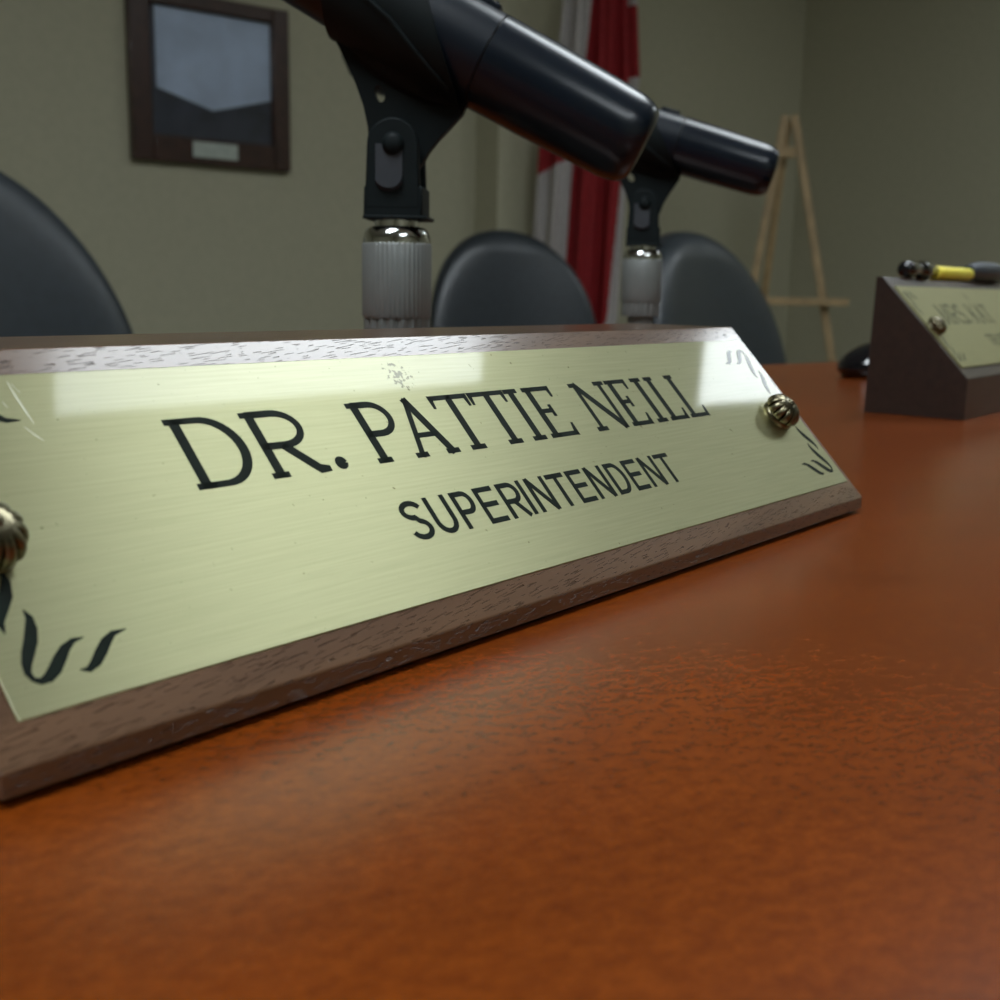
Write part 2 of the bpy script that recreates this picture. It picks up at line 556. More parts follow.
def serif_glyph(ch, w, H=13.8, k=1.85, t=1.15):
    """list of (points, width): Roman letter with flat serifs, cell width w"""
    h = t / 2
    S = []

    def stem(x, a=0.0, b=H, ww=k, sa=True, sb=True, sl=1.5):
        S.append(([(x, a), (x, b)], ww))
        if sa:
            S.append(([(x - sl - .3, h), (x + sl + .3, h)], t))
        if sb:
            S.append(([(x - sl - .3, H - h), (x + sl + .3, H - h)], t))
    if ch == "D":
        stem(2.4)
        S.append(([(2, H - h), (w * .48, H - h)] + arc(w * .48, H / 2, w * .52 - k / 2, H / 2 - h, 90, -90, 20) + [(2, h)], [t] * 3 + [t + (k - t) * math.sin(PI * i / 20) for i in range(21)][1:] + [t]))
    elif ch in "PR":
        stem(2.4)
        mid = H * .47
        c = (H - h + mid) / 2
        S.append(([(2, H - h), (w * .5, H - h)] + arc(w * .52, c, w * .42 - k / 2 if ch == "R" else w * .46 - k / 2, (H - h - mid) / 2, 90, -90, 16) + [(2, mid)], t + .25))
        if ch == "R":
            S.append(([(w * .46, mid), (w * .84, h * 1.3), (w, h)], [k, k, t]))
    elif ch == "A":
        S.append(([(1.5, 0), (w * .48, H)], t + .1))
        S.append(([(w * .44, H), (w - 1.7, 0)], k))
        S.append(([(w * .24, H * .36), (w * .72, H * .36)], t))
        S.append(([(0, h), (3.3, h)], t))
        S.append(([(w - 3.6, h), (w, h)], t))
    elif ch == "T":
        c = w * .5
        S.append(([(c, 0), (c, H)], k))
        S.append(([(c - 2.2, h), (c + 2.2, h)], t))
        S.append(([(0.2, H - h), (w - .2, H - h)], t))
        S.append(([(.55, H), (.35, H - 3.2)], [t * 1.2, t * .6]))
        S.append(([(w - .55, H), (w - .35, H - 3.2)], [t * 1.2, t * .6]))
    elif ch == "I":
        stem(w / 2, sl=1.9)
    elif ch == "E":
        stem(2.3)
        S.append(([(2, H - h), (w - .6, H - h)], t))
        S.append(([(w - 1.0, H), (w - .8, H - 3.0)], [t * 1.3, t * .6]))
        S.append(([(2, H * .52), (w * .62, H * .52)], t))
        S.append(([(w * .62, H * .52 + 1.6), (w * .62, H * .52 - 1.6)], t * .9))
        S.append(([(2, h), (w - .4, h)], t))
        S.append(([(w - .9, 0), (w - .3, 3.4)], [t * 1.4, t * .6]))
    elif ch == "L":
        stem(2.3)
        S.append(([(2, h), (w - .4, h)], t))
        S.append(([(w - .9, 0), (w - .3, 3.4)], [t * 1.4, t * .6]))
    elif ch == "N":
        S.append(([(2.2, 0), (2.2, H)], t + .15))
        S.append(([(2.0, H - .2), (w - 2.1, .2)], k))
        S.append(([(w - 2.1, 0), (w - 2.1, H)], t + .15))
        S.append(([(.2, h), (4.2, h)], t))
        S.append(([(.1, H - h), (2.6, H - h)], t))
        S.append(([(w - 4.1, H - h), (w - .1, H - h)], t))
    elif ch == "M":
        for x in (2.2, w - 2.2):
            S.append(([(x, 0), (x, H)], k))
            S.append(([(x - 1.9, h), (x + 1.9, h)], t))
        S.append(([(2, H), (w / 2, 1.5), (w - 2, H)], t))
    elif ch == "S":
        S.append((arc(w / 2, H * .75, w * .38, H * .21, 20, 270, 16) + arc(w / 2, H * .27, w * .4, H * .24, 90, -160, 16)[1:], k))
    elif ch == "K":
        stem(2.3)
        S.append(([(w - 1, H), (3, H * .4)], t))
        S.append(([(w * .4, H * .55), (w - .6, 0)], k))
    elif ch == ".":
        S.append((arc(w / 2, 1.35, .68, .68, 0, 360, 14), 1.36))
    return S


def sans_glyph(ch, w, H=8.2, k=1.12):
    S = []
    h = k / 2
    if ch == "S":
        S.append((arc(w / 2, H * .745, w / 2 - h, H * .255 - h, 15, 270, 16) + arc(w / 2, H * .26, w / 2 - h, H * .26 - h + .12, 90, -165, 16)[1:], k))
    elif ch == "U":
        S.append(([(h, H), (h, H * .36)] + arc(w / 2, H * .36, w / 2 - h, H * .36 - h, 180, 360, 14) + [(w - h, H)], k))
    elif ch in "PR":
        mid = H * (.44 if ch == "P" else .47)
        S.append(([(h, 0), (h, H)], k))
        S.append(([(h, H - h), (w * .58, H - h)] + arc(w * .58, (H - h + mid) / 2, w * .42 - h, (H - h - mid) / 2, 90, -90, 12) + [(h, mid)], k))
        if ch == "R":
            S.append(([(w * .55, mid), (w * .82, mid - 1.2), (w * .86, 0)] if False else [(w * .5, mid), (w - h * .8, 0)], k))
    elif ch == "E":
        S.append(([(h, 0), (h, H)], k))
        for y, e in ((H - h, w), (H * .52, w * .92), (h, w)):
            S.append(([(h, y), (e, y)], k))
    elif ch == "I":
        S.append(([(w / 2, 0), (w / 2, H)], k))
    elif ch == "N":
        S.append(([(h, 0), (h, H)], k))
        S.append(([(w - h, 0), (w - h, H)], k))
        S.append(([(h, H - .1), (w - h, .1)], k * 1.05))
    elif ch == "T":
        S.append(([(w / 2, 0), (w / 2, H)], k))
        S.append(([(0, H - h), (w, H - h)], k))
    elif ch == "D":
        S.append(([(h, 0), (h, H)], k))
        S.append(([(h, H - h), (w * .48, H - h)] + arc(w * .48, H / 2, w * .52 - h, H / 2 - h, 90, -90, 16) + [(h, h)], k))
    return S


def write(name, glyphs, mat, parent, y, fn, **kw):
    """glyphs: (char, x, width) in mm"""
    bm = bmesh.new()
    for ch, x, w in glyphs:
        for pts, ww in fn(ch, w, **kw):
            stroke(bm, pts, ww, ox=x, oy=y)
    return obj(name, bm, mat, parent)


ORN = [
    ([(6.3, 20.6), (6.1, 19.0), (5.3, 17.0), (4.0, 15.1), (3.1, 13.4), (3.1, 11.7)], [.15, 1.0, 1.5, 1.4, .9, .1]),
    ([(6.57, 14.52), (6.88, 13.25), (6.5, 11.71), (5.73, 10.0), (4.72, 8.4), (3.95, 7.0), (3.62, 5.8), (3.94, 4.8), (4.7, 4.3), (5.83, 4.55), (7.04, 5.4), (8.28, 6.7), (9.51, 7.9), (10.95, 8.7), (12.48, 8.78)],
     [.1, .8, 1.35, 1.5, 1.4, 1.1, .75, .5, .7, 1.2, 1.45, 1.4, 1.1, .6, .1]),
    ([(10.04, 4.46), (11.16, 4.2), (12.52, 4.95), (13.77, 6.15), (15.12, 7.45), (16.53, 8.35), (18.55, 8.52)], [.1, .7, 1.2, 1.35, 1.2, .7, .1]),
]


def rosette(parent, x, y, z0):
    """melon-shaped screw cap on a smooth collar; dark patina in the grooves"""
    bm = bmesh.new()
    n = 120
    lobes = 12
    R, Hh = .0053, .0044

    def rf(t, h, r):
        q = (h - .0012) / Hh
        if q < 0:
            return 1.0
        return 1 - .16 * (1 - abs(math.sin(lobes * t / 2))) ** 1.6 * min(1, q * 6) * max(0.0, 1 - q ** 6)
    prof = [(.0049, 0), (.0049, .0009), (.0046, .0012)]
    for i in range(0, 17):
        a = PI / 2 * i / 16
        prof.append((R * math.cos(a * .97 - .15) if i else R * .93, .0013 + Hh * math.sin(a)))
    prof[-1] = (0, .0013 + Hh)
    vr = add_lathe(bm, prof, n, "z", (x, y, z0), 0, rf)
    bm.faces.ensure_lookup_table()
    for f in bm.faces:
        c = f.calc_center_median()
        t = math.atan2(c.y - y, c.x - x)
        hh = (c.z - z0 - .0012) / Hh
        if .05 < hh < .93 and abs(math.sin(lobes * t / 2)) < .26:
            f.material_index = 1
    add_lathe(bm, [(0, .0055), (.0009, .0055), (.0011, .0058), (.0008, .0062), (0, .0063)], 24, "z", (x, y, z0))
    return obj("rosette_screw", bm, [M["rosette"], M["rosette_dark"]], parent, smooth=60)


def name_plate(label, loc, rotz, ml, length, prof, slope, h1, mb, pw, ph, name, title, wood, brass, px=0.0, scratches=(), lift=0.0, ink=None):
    ink = ink or M["ink"]
    """prof: wedge outline (y,z); the plate lies on the slope"""
    t = thing("name_plate", label, "name plate", loc, rotz)
    bm = bmesh.new()
    add_prism(bm, prof, -ml, -ml + length, "x")
    obj("wooden_block", bm, wood, t, smooth=40, bevel=.00025, segs=3)
    # brass plate: local x along, y up the slope, z out of it
    bm = bmesh.new()
    th = .0008
    add_box(bm, 0, pw, 0, ph, -th, 0)
    pl = obj("brass_plate", bm, brass, t, smooth=40, bevel=.0002, segs=2)
    pl.location = (px, mb * math.cos(slope) - lift * math.sin(slope), h1 + mb * math.sin(slope) + lift * math.cos(slope))
    pl.rotation_euler = (slope, 0, 0)
    write("engraved_name", name[0], ink, pl, name[1], serif_glyph)
    if title:
        write("engraved_title", title[0], ink, pl, title[1], sans_glyph)
    W, Hh = pw * 1000, ph * 1000
    for fx in (0, 1):
        for fy in (0, 1):
            bm = bmesh.new()
            for pts, ww in ORN:
                stroke(bm, [(W - a if fx else a, Hh - b if fy else b) for a, b in pts], [1.18 * q for q in ww])
            obj("corner_flourish", bm, ink, pl)
    for sc_ in scratches:
        bm = bmesh.new()
        stroke(bm, sc_, [.08] + [.26] * (len(sc_) - 2) + [.08], z1=.00003)
        obj("scratch", bm, M["scratch"], pl)["label"] = "pale scratch on the brass"
    for x in (.0052, pw - .0119):
        rosette(pl, x, ph / 2 - .0015, 0)
    return t, pl


SL = 0.8109
PW, PH, MB, H1 = 0.245, 0.0528, 0.0054, 0.0047
sy, cy_ = math.sin(SL), math.cos(SL)
TOT = MB + PH + .0054
dn = .0007
prof1 = [(.003, 0), (.003, .0011), (0, .0011), (0, H1 - dn * .4), (TOT * cy_ + dn * sy * .3, H1 + TOT * sy - dn * .6), (.0792, H1 + TOT * sy - dn * .6), (.0792, 0)]
NAME = [("D", 40.2, 13.6), ("R", 54.9, 13.3), (".", 69.6, 3.0), ("P", 79.0, 10.8), ("A", 89.5, 12.1), ("T", 101.7, 11.3), ("T", 113.5, 11.3),
        ("I", 124.7, 5.2), ("E", 130.9, 10.4), ("N", 148.6, 14.0), ("E", 162.7, 9.4), ("I", 174.0, 5.0), ("L", 180.0, 9.0), ("L", 189.7, 9.6)]
TITLE = []
for ch, x, w in (("S", 77.2, 5.6), ("U", 84.0, 5.6), ("P", 91.1, 5.3), ("E", 97.7, 5.3), ("R", 104.4, 5.7), ("I", 110.4, 1.8), ("N", 113.4, 6.0),
                 ("T", 120.3, 5.8), ("E", 127.2, 5.3), ("N", 133.8, 6.0), ("D", 141.2, 5.8), ("E", 148.2, 5.3), ("N", 154.8, 6.0), ("T", 161.7, 6.0)):
    TITLE.append((ch, x, w))
name_plate("brass plate reading DR. PATTIE NEILL on a walnut wedge in the foreground", (0, 0, 0), 0, .0044, PW + .0063, prof1, SL, H1, MB, PW, PH,
           (NAME, 28.3), (TITLE, 11.6), M["walnut"], M["brass"],
           scratches=([(19.42, 51.4), (19.62, 48.56), (19.97, 45.74), (20.25, 43.49)], [(19.86, 50.99), (20.51, 49.25)], [(18.58, 43.11), (19.65, 41.35), (20.44, 40.35)], [(17.23, 47.83), (17.66, 46.68)]))

# the second, taller one further along the table
S2 = rad(46.5)
prof2 = [(0, 0), (0, .0205), (.0468, .0700), (.0500, .0700), (.0515, 0)]
L2 = math.hypot(.0468, .0495)
sl2 = math.atan2(.0495, .0468)
NAME2 = [("M", 31.0, 14.0), ("R", 46.0, 13.0), ("S", 60.0, 10.0), (".", 71.0, 3.0), ("K", 80.0, 12.0), ("A", 93.0, 12.0), ("T", 105.0, 11.0)]
name_plate("smaller looking brass name plate on dark wood at the far right edge", (.5195, .0585, 0), 0, 0, .254, prof2, sl2, .0205, .0066, .245, .0545,
           (NAME2, 28.0), ([("T", 74, 6), ("R", 81, 5.6), ("U", 87.6, 5.6), ("S", 94.2, 5.6), ("T", 100.8, 6), ("E", 107.8, 5.3), ("E", 114.2, 5.3)], 11.6), M["walnut_dark"], M["satin_brass"], px=.0035, lift=.0008, ink=M["ink_veiled"])


# ------------------------------------------------------------------ microphone stands and microphones
def mic_rig(loc, az, tilt, zb, slide, stand_label, mic_label, group_s, group_m):
    """loc: foot of the stand on the table; az: bearing of the mic's butt end (deg from +y);
    zb: height where the clip's stem starts"""
    rz = rad(90 - az)
    st = thing("microphone_stand", stand_label, "microphone stand", loc, rz, group_s)
    lathe("base", M["iron"], [(0, 0), (.068, 0), (.070, .003), (.069, .007), (.055, .012), (.02, .017), (.013, .022), (0, .022)], 64, parent=st)
    lathe("pole", M["steel"], [(0, .02), (.008, .02), (.008, zb - .04), (0, zb - .04)], 32, parent=st)
    # clutch: finely fluted sleeve, ribbed foot, bright collar
    bm = bmesh.new()
    nf = 44
    fl = lambda t, h, r: 1 - .018 * (0.5 + 0.5 * math.cos(nf * t))
    a, b = zb - .0340, zb - .0070
    add_lathe(bm, [(.0085, a), (.0122, a), (.0126, a + .001), (.0126, b - .0012), (.0122, b - .0004), (.0110, b)], nf * 6, "z", rfun=fl)
    obj("clutch_sleeve", bm, M["steel"], st, smooth=50)
    bm = bmesh.new()
    f2 = lambda t, h, r: 1 - .07 * (0.5 + 0.5 * math.cos(18 * t))
    add_lathe(bm, [(.008, zb - .043), (.0118, zb - .043), (.0120, zb - .0425), (.0120, a)], 18 * 8, "z", rfun=f2)
    obj("clutch_ring", bm, M["steel"], st, smooth=50)
    lathe("collar", M["chrome"], [(.0, b - .001), (.0122, b - .001)] + [(.0088 + .0034 * math.cos(rad(q)), b + .0052 * math.sin(rad(q))) for q in range(0, 91, 9)] + [(.0080, b + .0054), (.0080, zb + .0008), (0, zb + .0008)], 64, parent=st)
    # swivel: block with two cheeks, the web of the clip between them
    bm = bmesh.new()
    add_prism(bm, [(-.0105, .0006), (.0106, .0006), (.0105, .012), (-.0102, .012)], -.0095, .0095, "y")
    for v in bm.verts:
        v.co.z += zb
    obj("swivel_block", bm, M["clip"], st, smooth=40, bevel=.0008)
    bm = bmesh.new()
    add_box(bm, -.0106, .0122, -.0100, .0100, zb + .0006, zb + .0018)
    obj("swivel_flange", bm, M["clip"], st, smooth=40, bevel=.0003)
    for sgn in (-1, 1):
        bm = bmesh.new()
        pol = [(-.0100, .004), (.0098, .004), (.0090, .026)] + [(.0090 * math.cos(rad(q)) - .0001, .026 + .0090 * math.sin(rad(q))) for q in range(10, 180, 12)] + [(-.0091, .026)]
        add_prism(bm, pol, sgn * .0060, sgn * .0096, "y")
        for v in bm.verts:
            v.co.z += zb
        obj("cheek", bm, M["clip"], st, smooth=40, bevel=.0007)
    # recessed thumb pad and screw on the near cheek
    bm = bmesh.new()
    pol = [(-.0060, .026), (-.0060, .0155)] + [(-.0012 + .0048 * math.cos(rad(q)), .0135 + .0036 * math.sin(rad(q))) for q in range(180, 361, 12)] + [(.0036, .0155), (.0036, .026)]
    A = [bm.verts.new((x, -.0096 - .0001, z + zb)) for x, z in pol]
    Bv = [bm.verts.new((x * .97 - .00007, -.0096 - (.0016 if z < .0145 else .0003), z + zb + (.0012 if z < .0145 else 0))) for x, z in pol]
    bm.faces.new(Bv)
    for i in range(len(pol)):
        j = (i + 1) % len(pol)
        bm.faces.new((A[i], A[j], Bv[j], Bv[i]))
    obj("thumb_pad", bm, M["clip_gray"], st, smooth=30)
    lathe("pivot_screw", M["clip"], [(0, -.0118), (.0020, -.0117), (.0036, -.0108), (.0040, -.0094), (.0040, .0105), (.0032, .0115), (0, .0115)], 32, "y", (.0002, 0, zb + .0262), st, smooth=50)

    # the clip tilts about the pivot: local x along the mic (towards its butt), z away from the stem
    piv = Vector((.0002, 0, zb + .0262))
    cl = bpy.data.objects.new("clip", None)
    cl.empty_display_size = .02
    link(cl, st)
    cl.location = piv
    cl.rotation_euler = (0, rad(tilt), 0)
    ca, sa = math.cos(rad(25.6)), math.sin(rad(25.6))
    # picture-plane outline of the web for a 25.6 degree tilt, turned back into the clip's own axes
    S = .000359
    def PX(px, py):
        dx, dz = (px - 397) * S, (149 - py) * S
        return (dx * ca - dz * sa, dx * sa + dz * ca)
    out = [(370, 150), (368, 132), (363, 112), (355, 92), (344, 70), (334, 52), (329, 38), (329, 26), (350, 14), (380, 30), (420, 68), (446, 92), (466, 104), (461, 117), (449, 130), (437, 143), (428, 155), (423, 165), (415, 176), (392, 183), (374, 172)]
    bm = bmesh.new()
    hole = [PX(379 + 6.4 * math.cos(q) + 2.0 * math.sin(q), 100.5 + 8.0 * math.sin(q) - 0 * math.cos(q)) for q in [2 * PI * i / 16 for i in range(16)]]
    hole = [PX(379 + 5.0 * math.cos(q) * .93 + 8.4 * math.sin(q) * .36, 100.5 - 5.0 * math.cos(q) * .36 + 8.4 * math.sin(q) * .93) for q in [2 * PI * i / 16 for i in range(16)]]
    outer = [PX(*q) for q in out]
    ed = []
    for loop in (outer, hole):
        vs = [bm.verts.new((x, -.0026, z)) for x, z in loop]
        for i in range(len(vs)):
            ed.append(bm.edges.new((vs[i], vs[(i + 1) % len(vs)])))
    bmesh.ops.triangle_fill(bm, use_beauty=True, use_dissolve=False, edges=ed)
    # drop any triangle that fell inside the hole
    hc = sum((Vector((x, 0, z)) for x, z in hole), Vector()) / len(hole)
    kill = [f for f in bm.faces if (f.calc_center_median() - Vector((hc.x, -.0026, hc.z))).length < .0012]
    if kill:
        bmesh.ops.delete(bm, geom=kill, context="FACES_ONLY")
    r = bmesh.ops.extrude_face_region(bm, geom=list(bm.faces))
    for v in [g for g in r["geom"] if isinstance(g, bmesh.types.BMVert)]:
        v.co.y = .0026
    obj("clip_web", bm, M["clip"], cl, smooth=35)
    # the sleeve: a trough open at the top, cut on the slant
    ax = PX(390, 22)          # a point on the mic's axis
    rs, th = .0172, .0021
    bm = bmesh.new()
    nt_, ns = 36, 14
    def SV(s, ang, rr):
        # ang 0 = underside
        return Vector((ax[0] + s, rr * math.sin(ang), ax[1] - rr * math.cos(ang)))
    grid = {}
    for lay, rr in ((0, rs), (1, rs + th)):
        for i in range(nt_ + 1):
            an = rad(-118 + 236 * i / nt_)
            perp = rr * math.cos(an)
            s1 = .0190 + .95 * perp
            s0 = -.0245 + .45 * perp
            for j in range(ns + 1):
                q = j / ns
                grid[lay, i, j] = bm.verts.new(SV(s0 + (s1 - s0) * q, an, rr - .0006 * (1 - q)))
    for lay in (0, 1):
        for i in range(nt_):
            for j in range(ns):
                bm.faces.new((grid[lay, i, j], grid[lay, i + 1, j], grid[lay, i + 1, j + 1], grid[lay, i, j + 1]))
    for i in range(nt_):
        for j in (0, ns):
            bm.faces.new((grid[0, i, j], grid[0, i + 1, j], grid[1, i + 1, j], grid[1, i, j]))
    for j in range(ns):
        for i in (0, nt_):
            bm.faces.new((grid[0, i, j], grid[0, i, j + 1], grid[1, i, j + 1], grid[1, i, j]))
    obj("clip_sleeve", bm, M["clip"], cl, smooth=50)
    # flared wings joining sleeve and web
    for sgn in (-1, 1):
        bm = bmesh.new()
        rows = []
        crest = [PX(*q) for q in ((331, 2), (350, 7), (372, 21), (396, 40), (420, 67), (440, 88), (450, 98))]
        foot = [PX(*q) for q in ((331, 30), (341, 50), (354, 68), (372, 82), (398, 96), (426, 108), (455, 110))]
        for (cx, cz), (fx, fz) in zip(crest, foot):
            row = []
            for q in range(7):
                u = q / 6
                x, z = cx + (fx - cx) * u, cz + (fz - cz) * u
                d = ax[1] - cz
                y0 = math.sqrt(max(1e-9, (rs + th + .0001) ** 2 - min(d, rs + th) ** 2)) + .0003
                row.append(bm.verts.new((x, sgn * (y0 + (.0028 - y0) * (1 - (1 - u) ** 1.6)), z)))
            rows.append(row)
        for A_, B_ in zip(rows, rows[1:]):
            for q in range(6):
                bm.faces.new((A_[q], A_[q + 1], B_[q + 1], B_[q]))
        o = obj("clip_wing", bm, M["clip"], cl, smooth=60)
        sd = o.modifiers.new("thick", "SOLIDIFY")
        sd.thickness = .0012
        sd.offset = 0
    # ---- the microphone itself
    mat_rig = Matrix.Translation(Vector(loc)) @ Matrix.Rotation(rz, 4, "Z") @ Matrix.Translation(piv) @ Matrix.Rotation(rad(tilt), 4, "Y") @ Matrix.Translation(Vector((ax[0] + slide, 0, ax[1])))
    mi = bpy.data.objects.new("microphone", None)
    mi.empty_display_size = .03
    link(mi)
    tag(mi, mic_label, "microphone", group_m)
    mi.matrix_world = mat_rig
    lathe("body", M["mic_black"], [(0, -.128), (.0120, -.128), (.0126, -.10), (.0140, -.06), (.0158, -.02), (.0168, .02), (.0169, .0375)], 64, "x", parent=mi, smooth=50)
    lathe("seam_ring", M["mic_ring"], [(0, .0372), (.0158, .0372), (.0158, .0386), (0, .0386)], 64, "x", parent=mi)
    lathe("battery_cup", M["mic_gloss"], [(0, .0383), (.0170, .0383), (.0170, .0405), (.0168, .060), (.0159, .0900), (.0156, .0925), (.0149, .0955), (.0137, .0980), (.0120, .0994), (.0095, .1000), (0, .1003)], 64, "x", parent=mi, smooth=32)
    lathe("grille", M["grille"], [(0, -.182), (.010, -.180), (.0185, -.172), (.0235, -.158), (.0245, -.150), (.0240, -.144), (.020, -.134), (.0150, -.128), (0, -.128)], 48, "x", parent=mi, smooth=60)
    bm = bmesh.new()
    add_box(bm, .022, .034, -.004, .004, .0160, .0182)
    for k in range(4):
        add_box(bm, .0235 + k * .0027, .0247 + k * .0027, -.0035, .0035, .0182, .0189)
    obj("switch", bm, M["mic_black"], mi, smooth=40, bevel=.0004)
    return st, mi


mic_rig((.2387, .1758, 0), 145.0, 27.2, .0835, -.0006, "nearer grey microphone stand behind the name plate, tallest in view",
        "nearer black microphone tilted above the name plate, largest in view", "microphone stands on the table", "microphones in clips")
mic_rig((.5626, .2779, 0), 148.0, 16.4, .0880, -.0085, "farther grey microphone stand in front of the right chair",
        "farther black microphone in front of the easel", "microphone stands on the table", "microphones in clips")


# ------------------------------------------------------------------ chairs
def make_chair(label):
    t = thing("office_chair", label, "chair", (0, 0, 0), 0, "leather chairs behind the table")
    # backrest: stacked superellipse sections, front towards +y, wrapped a little round the sitter
    bm = bmesh.new()
    z0, z1 = .40, .945
    rows, n, m = [], 56, 30
    for i in range(m + 1):
        q = i / m
        z = z0 + (z1 - z0) * (1 - (1 - q) ** 1.7)
        u = (z - z0) / (z1 - z0)
        W = .276 - .045 * u
        zs = .45
        if u > zs:
            W *= (1 - ((u - zs) / (1 - zs)) ** 2.5) ** (1 / 2.1) if u < 1 else 0
        Wf = max(W, .002)
        T = (.062 - .012 * u) * min(1, (Wf / .15) ** .6)
        lean = -.11 * (u ** 1.0) - .02
        row = []
        for k in range(n):
            a = 2 * PI * k / n
            c, s = math.cos(a), math.sin(a)
            x = Wf * math.copysign(abs(c) ** .75, c)
            y = T * math.copysign(abs(s) ** .75, s) + lean + .9 * x * x
            row.append(bm.verts.new((x, y - .22, z)))
        rows.append(row)
    for A, B in zip(rows, rows[1:]):
        for k in range(n):
            bm.faces.new((A[k], B[k], B[(k + 1) % n], A[(k + 1) % n]))
    bm.faces.new(rows[0])
    bm.faces.new(rows[-1])
    obj("backrest", bm, M["leather"], t, smooth=75)
    bm = bmesh.new()
    add_box(bm, -.25, .25, -.23, .26, .41, .50)
    obj("seat", bm, M["leather"], t, smooth=60, bevel=.04, segs=5)
    for s in (-1, 1):
        bm = bmesh.new()
        add_tube(bm, [(s * .23, -.10, .43), (s * .29, -.12, .46), (s * .31, -.14, .60), (s * .31, -.10, .665), (s * .31, .10, .67), (s * .31, .17, .62), (s * .30, .18, .48), (s * .23, .14, .43)], .016, 10)
        obj("armrest", bm, M["chair_plastic"], t, smooth=60)
    lathe("gas_column", M["steel"], [(0, .10), (.03, .10), (.03, .26), (.02, .26), (.02, .43), (0, .43)], 24, parent=t)
    for k in range(5):
        an = 2 * PI * k / 5 + .3
        bm = bmesh.new()
        add_bar(bm, (0, 0, .115), (.30 * math.cos(an), .30 * math.sin(an), .075), .045, .03)
        obj("base_spoke", bm, M["chair_plastic"], t, smooth=40, bevel=.006)
        lathe("caster", M["chair_plastic"], [(0, -.02), (.026, -.02), (.03, -.014), (.03, .014), (.026, .02), (0, .02)], 20, "y", (.29 * math.cos(an), .29 * math.sin(an), .030), t)
    return t


proto = make_chair("dark leather chair at the left edge, left of the framed picture")
CH = [((0.658, 1.010), 1.0, -168, None),
      ((2.338, 1.677), 1.0, -207, "dark leather chair in the middle, in front of the red and white flag"),
      ((2.150, 0.849), 1.0, -183, "dark leather chair on the right, behind the farther microphone stand")]
for i, ((x, y), s, rz, lab) in enumerate(CH):
    c = proto if i == 0 else copy_tree(proto)
    c.location = (x, y, FLOOR)
    for ch in c.children:                       # seats are raised to different heights
        if ch.name.split(".")[0] in ("backrest", "seat", "armrest"):
            ch.location.z = (0.017, 0.016, -0.019)[i]
    c.rotation_euler = (0, 0, rad(rz))
    if lab:
        c["label"] = lab

# ------------------------------------------------------------------ picture on the far wall
oc = (-.037938514869868586, -.13220643033937304)     # the camera's foot in room axes; the wall was measured from there
fa0, fa1, fz0, fz1 = 1.422 + oc[0], 1.968 + oc[0], .440, .955
pic = thing("picture_frame", "dark wood framed picture with a pale print on the far wall", "picture frame", room((fa0 + fa1) / 2, WA, fz0), ROOM)
w = (fa1 - fa0) / 2
hh = fz1 - fz0
bl, br, bt, bb_ = .066, .060, .045, .080
bm = bmesh.new()
D = .035
add_box(bm, -w, -w + bl, -D, 0, 0, hh)
add_box(bm, w - br, w, -D, 0, 0, hh)
add_box(bm, -w + bl, w - br, -D, 0, hh - bt, hh)
add_box(bm, -w + bl, w - br, -D, 0, 0, bb_)
obj("frame_moulding", bm, M["frame"], pic, smooth=40, bevel=.004)
box("mat_board", M["mat_dark"], -w + bl, w - br, -.010, -.002, bb_, hh - bt, pic)
bm = bmesh.new()
xa, xb = 1.512 + oc[0] - (fa0 + fa1) / 2, 1.907 + oc[0] - (fa0 + fa1) / 2
add_prism(bm, [(xa, .225), (1.70 + oc[0] - (fa0 + fa1) / 2, .172), (xb, .225), (xb, hh - bt - .002), (xa, hh - bt - .002)], -.013, -.0102, "y")
obj("print", bm, M["paper"], pic)
box("glass_pane", M["glass"], -w + bl, w - br, -.020, -.018, bb_, hh - bt, pic)
ta, tb = 1.616 + oc[0] - (fa0 + fa1) / 2, 1.772 + oc[0] - (fa0 + fa1) / 2
box("silver_tag", M["silver"], ta, tb, -D - .002, -D + .001, .021, .070, pic, bevel=.001)

# ------------------------------------------------------------------ flag on a pole
fl = thing("flag", "red and white flag hanging in folds behind the middle chair", "flag", (3.58, 2.453, FLOOR), rad(-55))
lathe("flag_base", M["gold"], [(0, 0), (.15, 0), (.15, .015), (.06, .04), (.025, .07), (0, .07)], 40, parent=fl)
lathe("flag_pole", M["gold"], [(0, .06), (.0125, .06), (.0125, 2.45), (0, 2.45)], 20, parent=fl)
lathe("finial", M["gold"], [(0, 2.44), (.02, 2.45), (.035, 2.48), (.02, 2.53), (0, 2.58)], 20, parent=fl)
bm = bmesh.new()
nu, nv = 150, 190
zt, zb2 = 2.36, .62
KX = .00368
off = .06 - FLOOR


def interp(tab, z):
    for (za, a), (zb_, b) in zip(tab, tab[1:]):
        if za >= z >= zb_:
            return a + (b - a) * (za - z) / (za - zb_)
    return tab[0][1] if z > tab[0][0] else tab[-1][1]


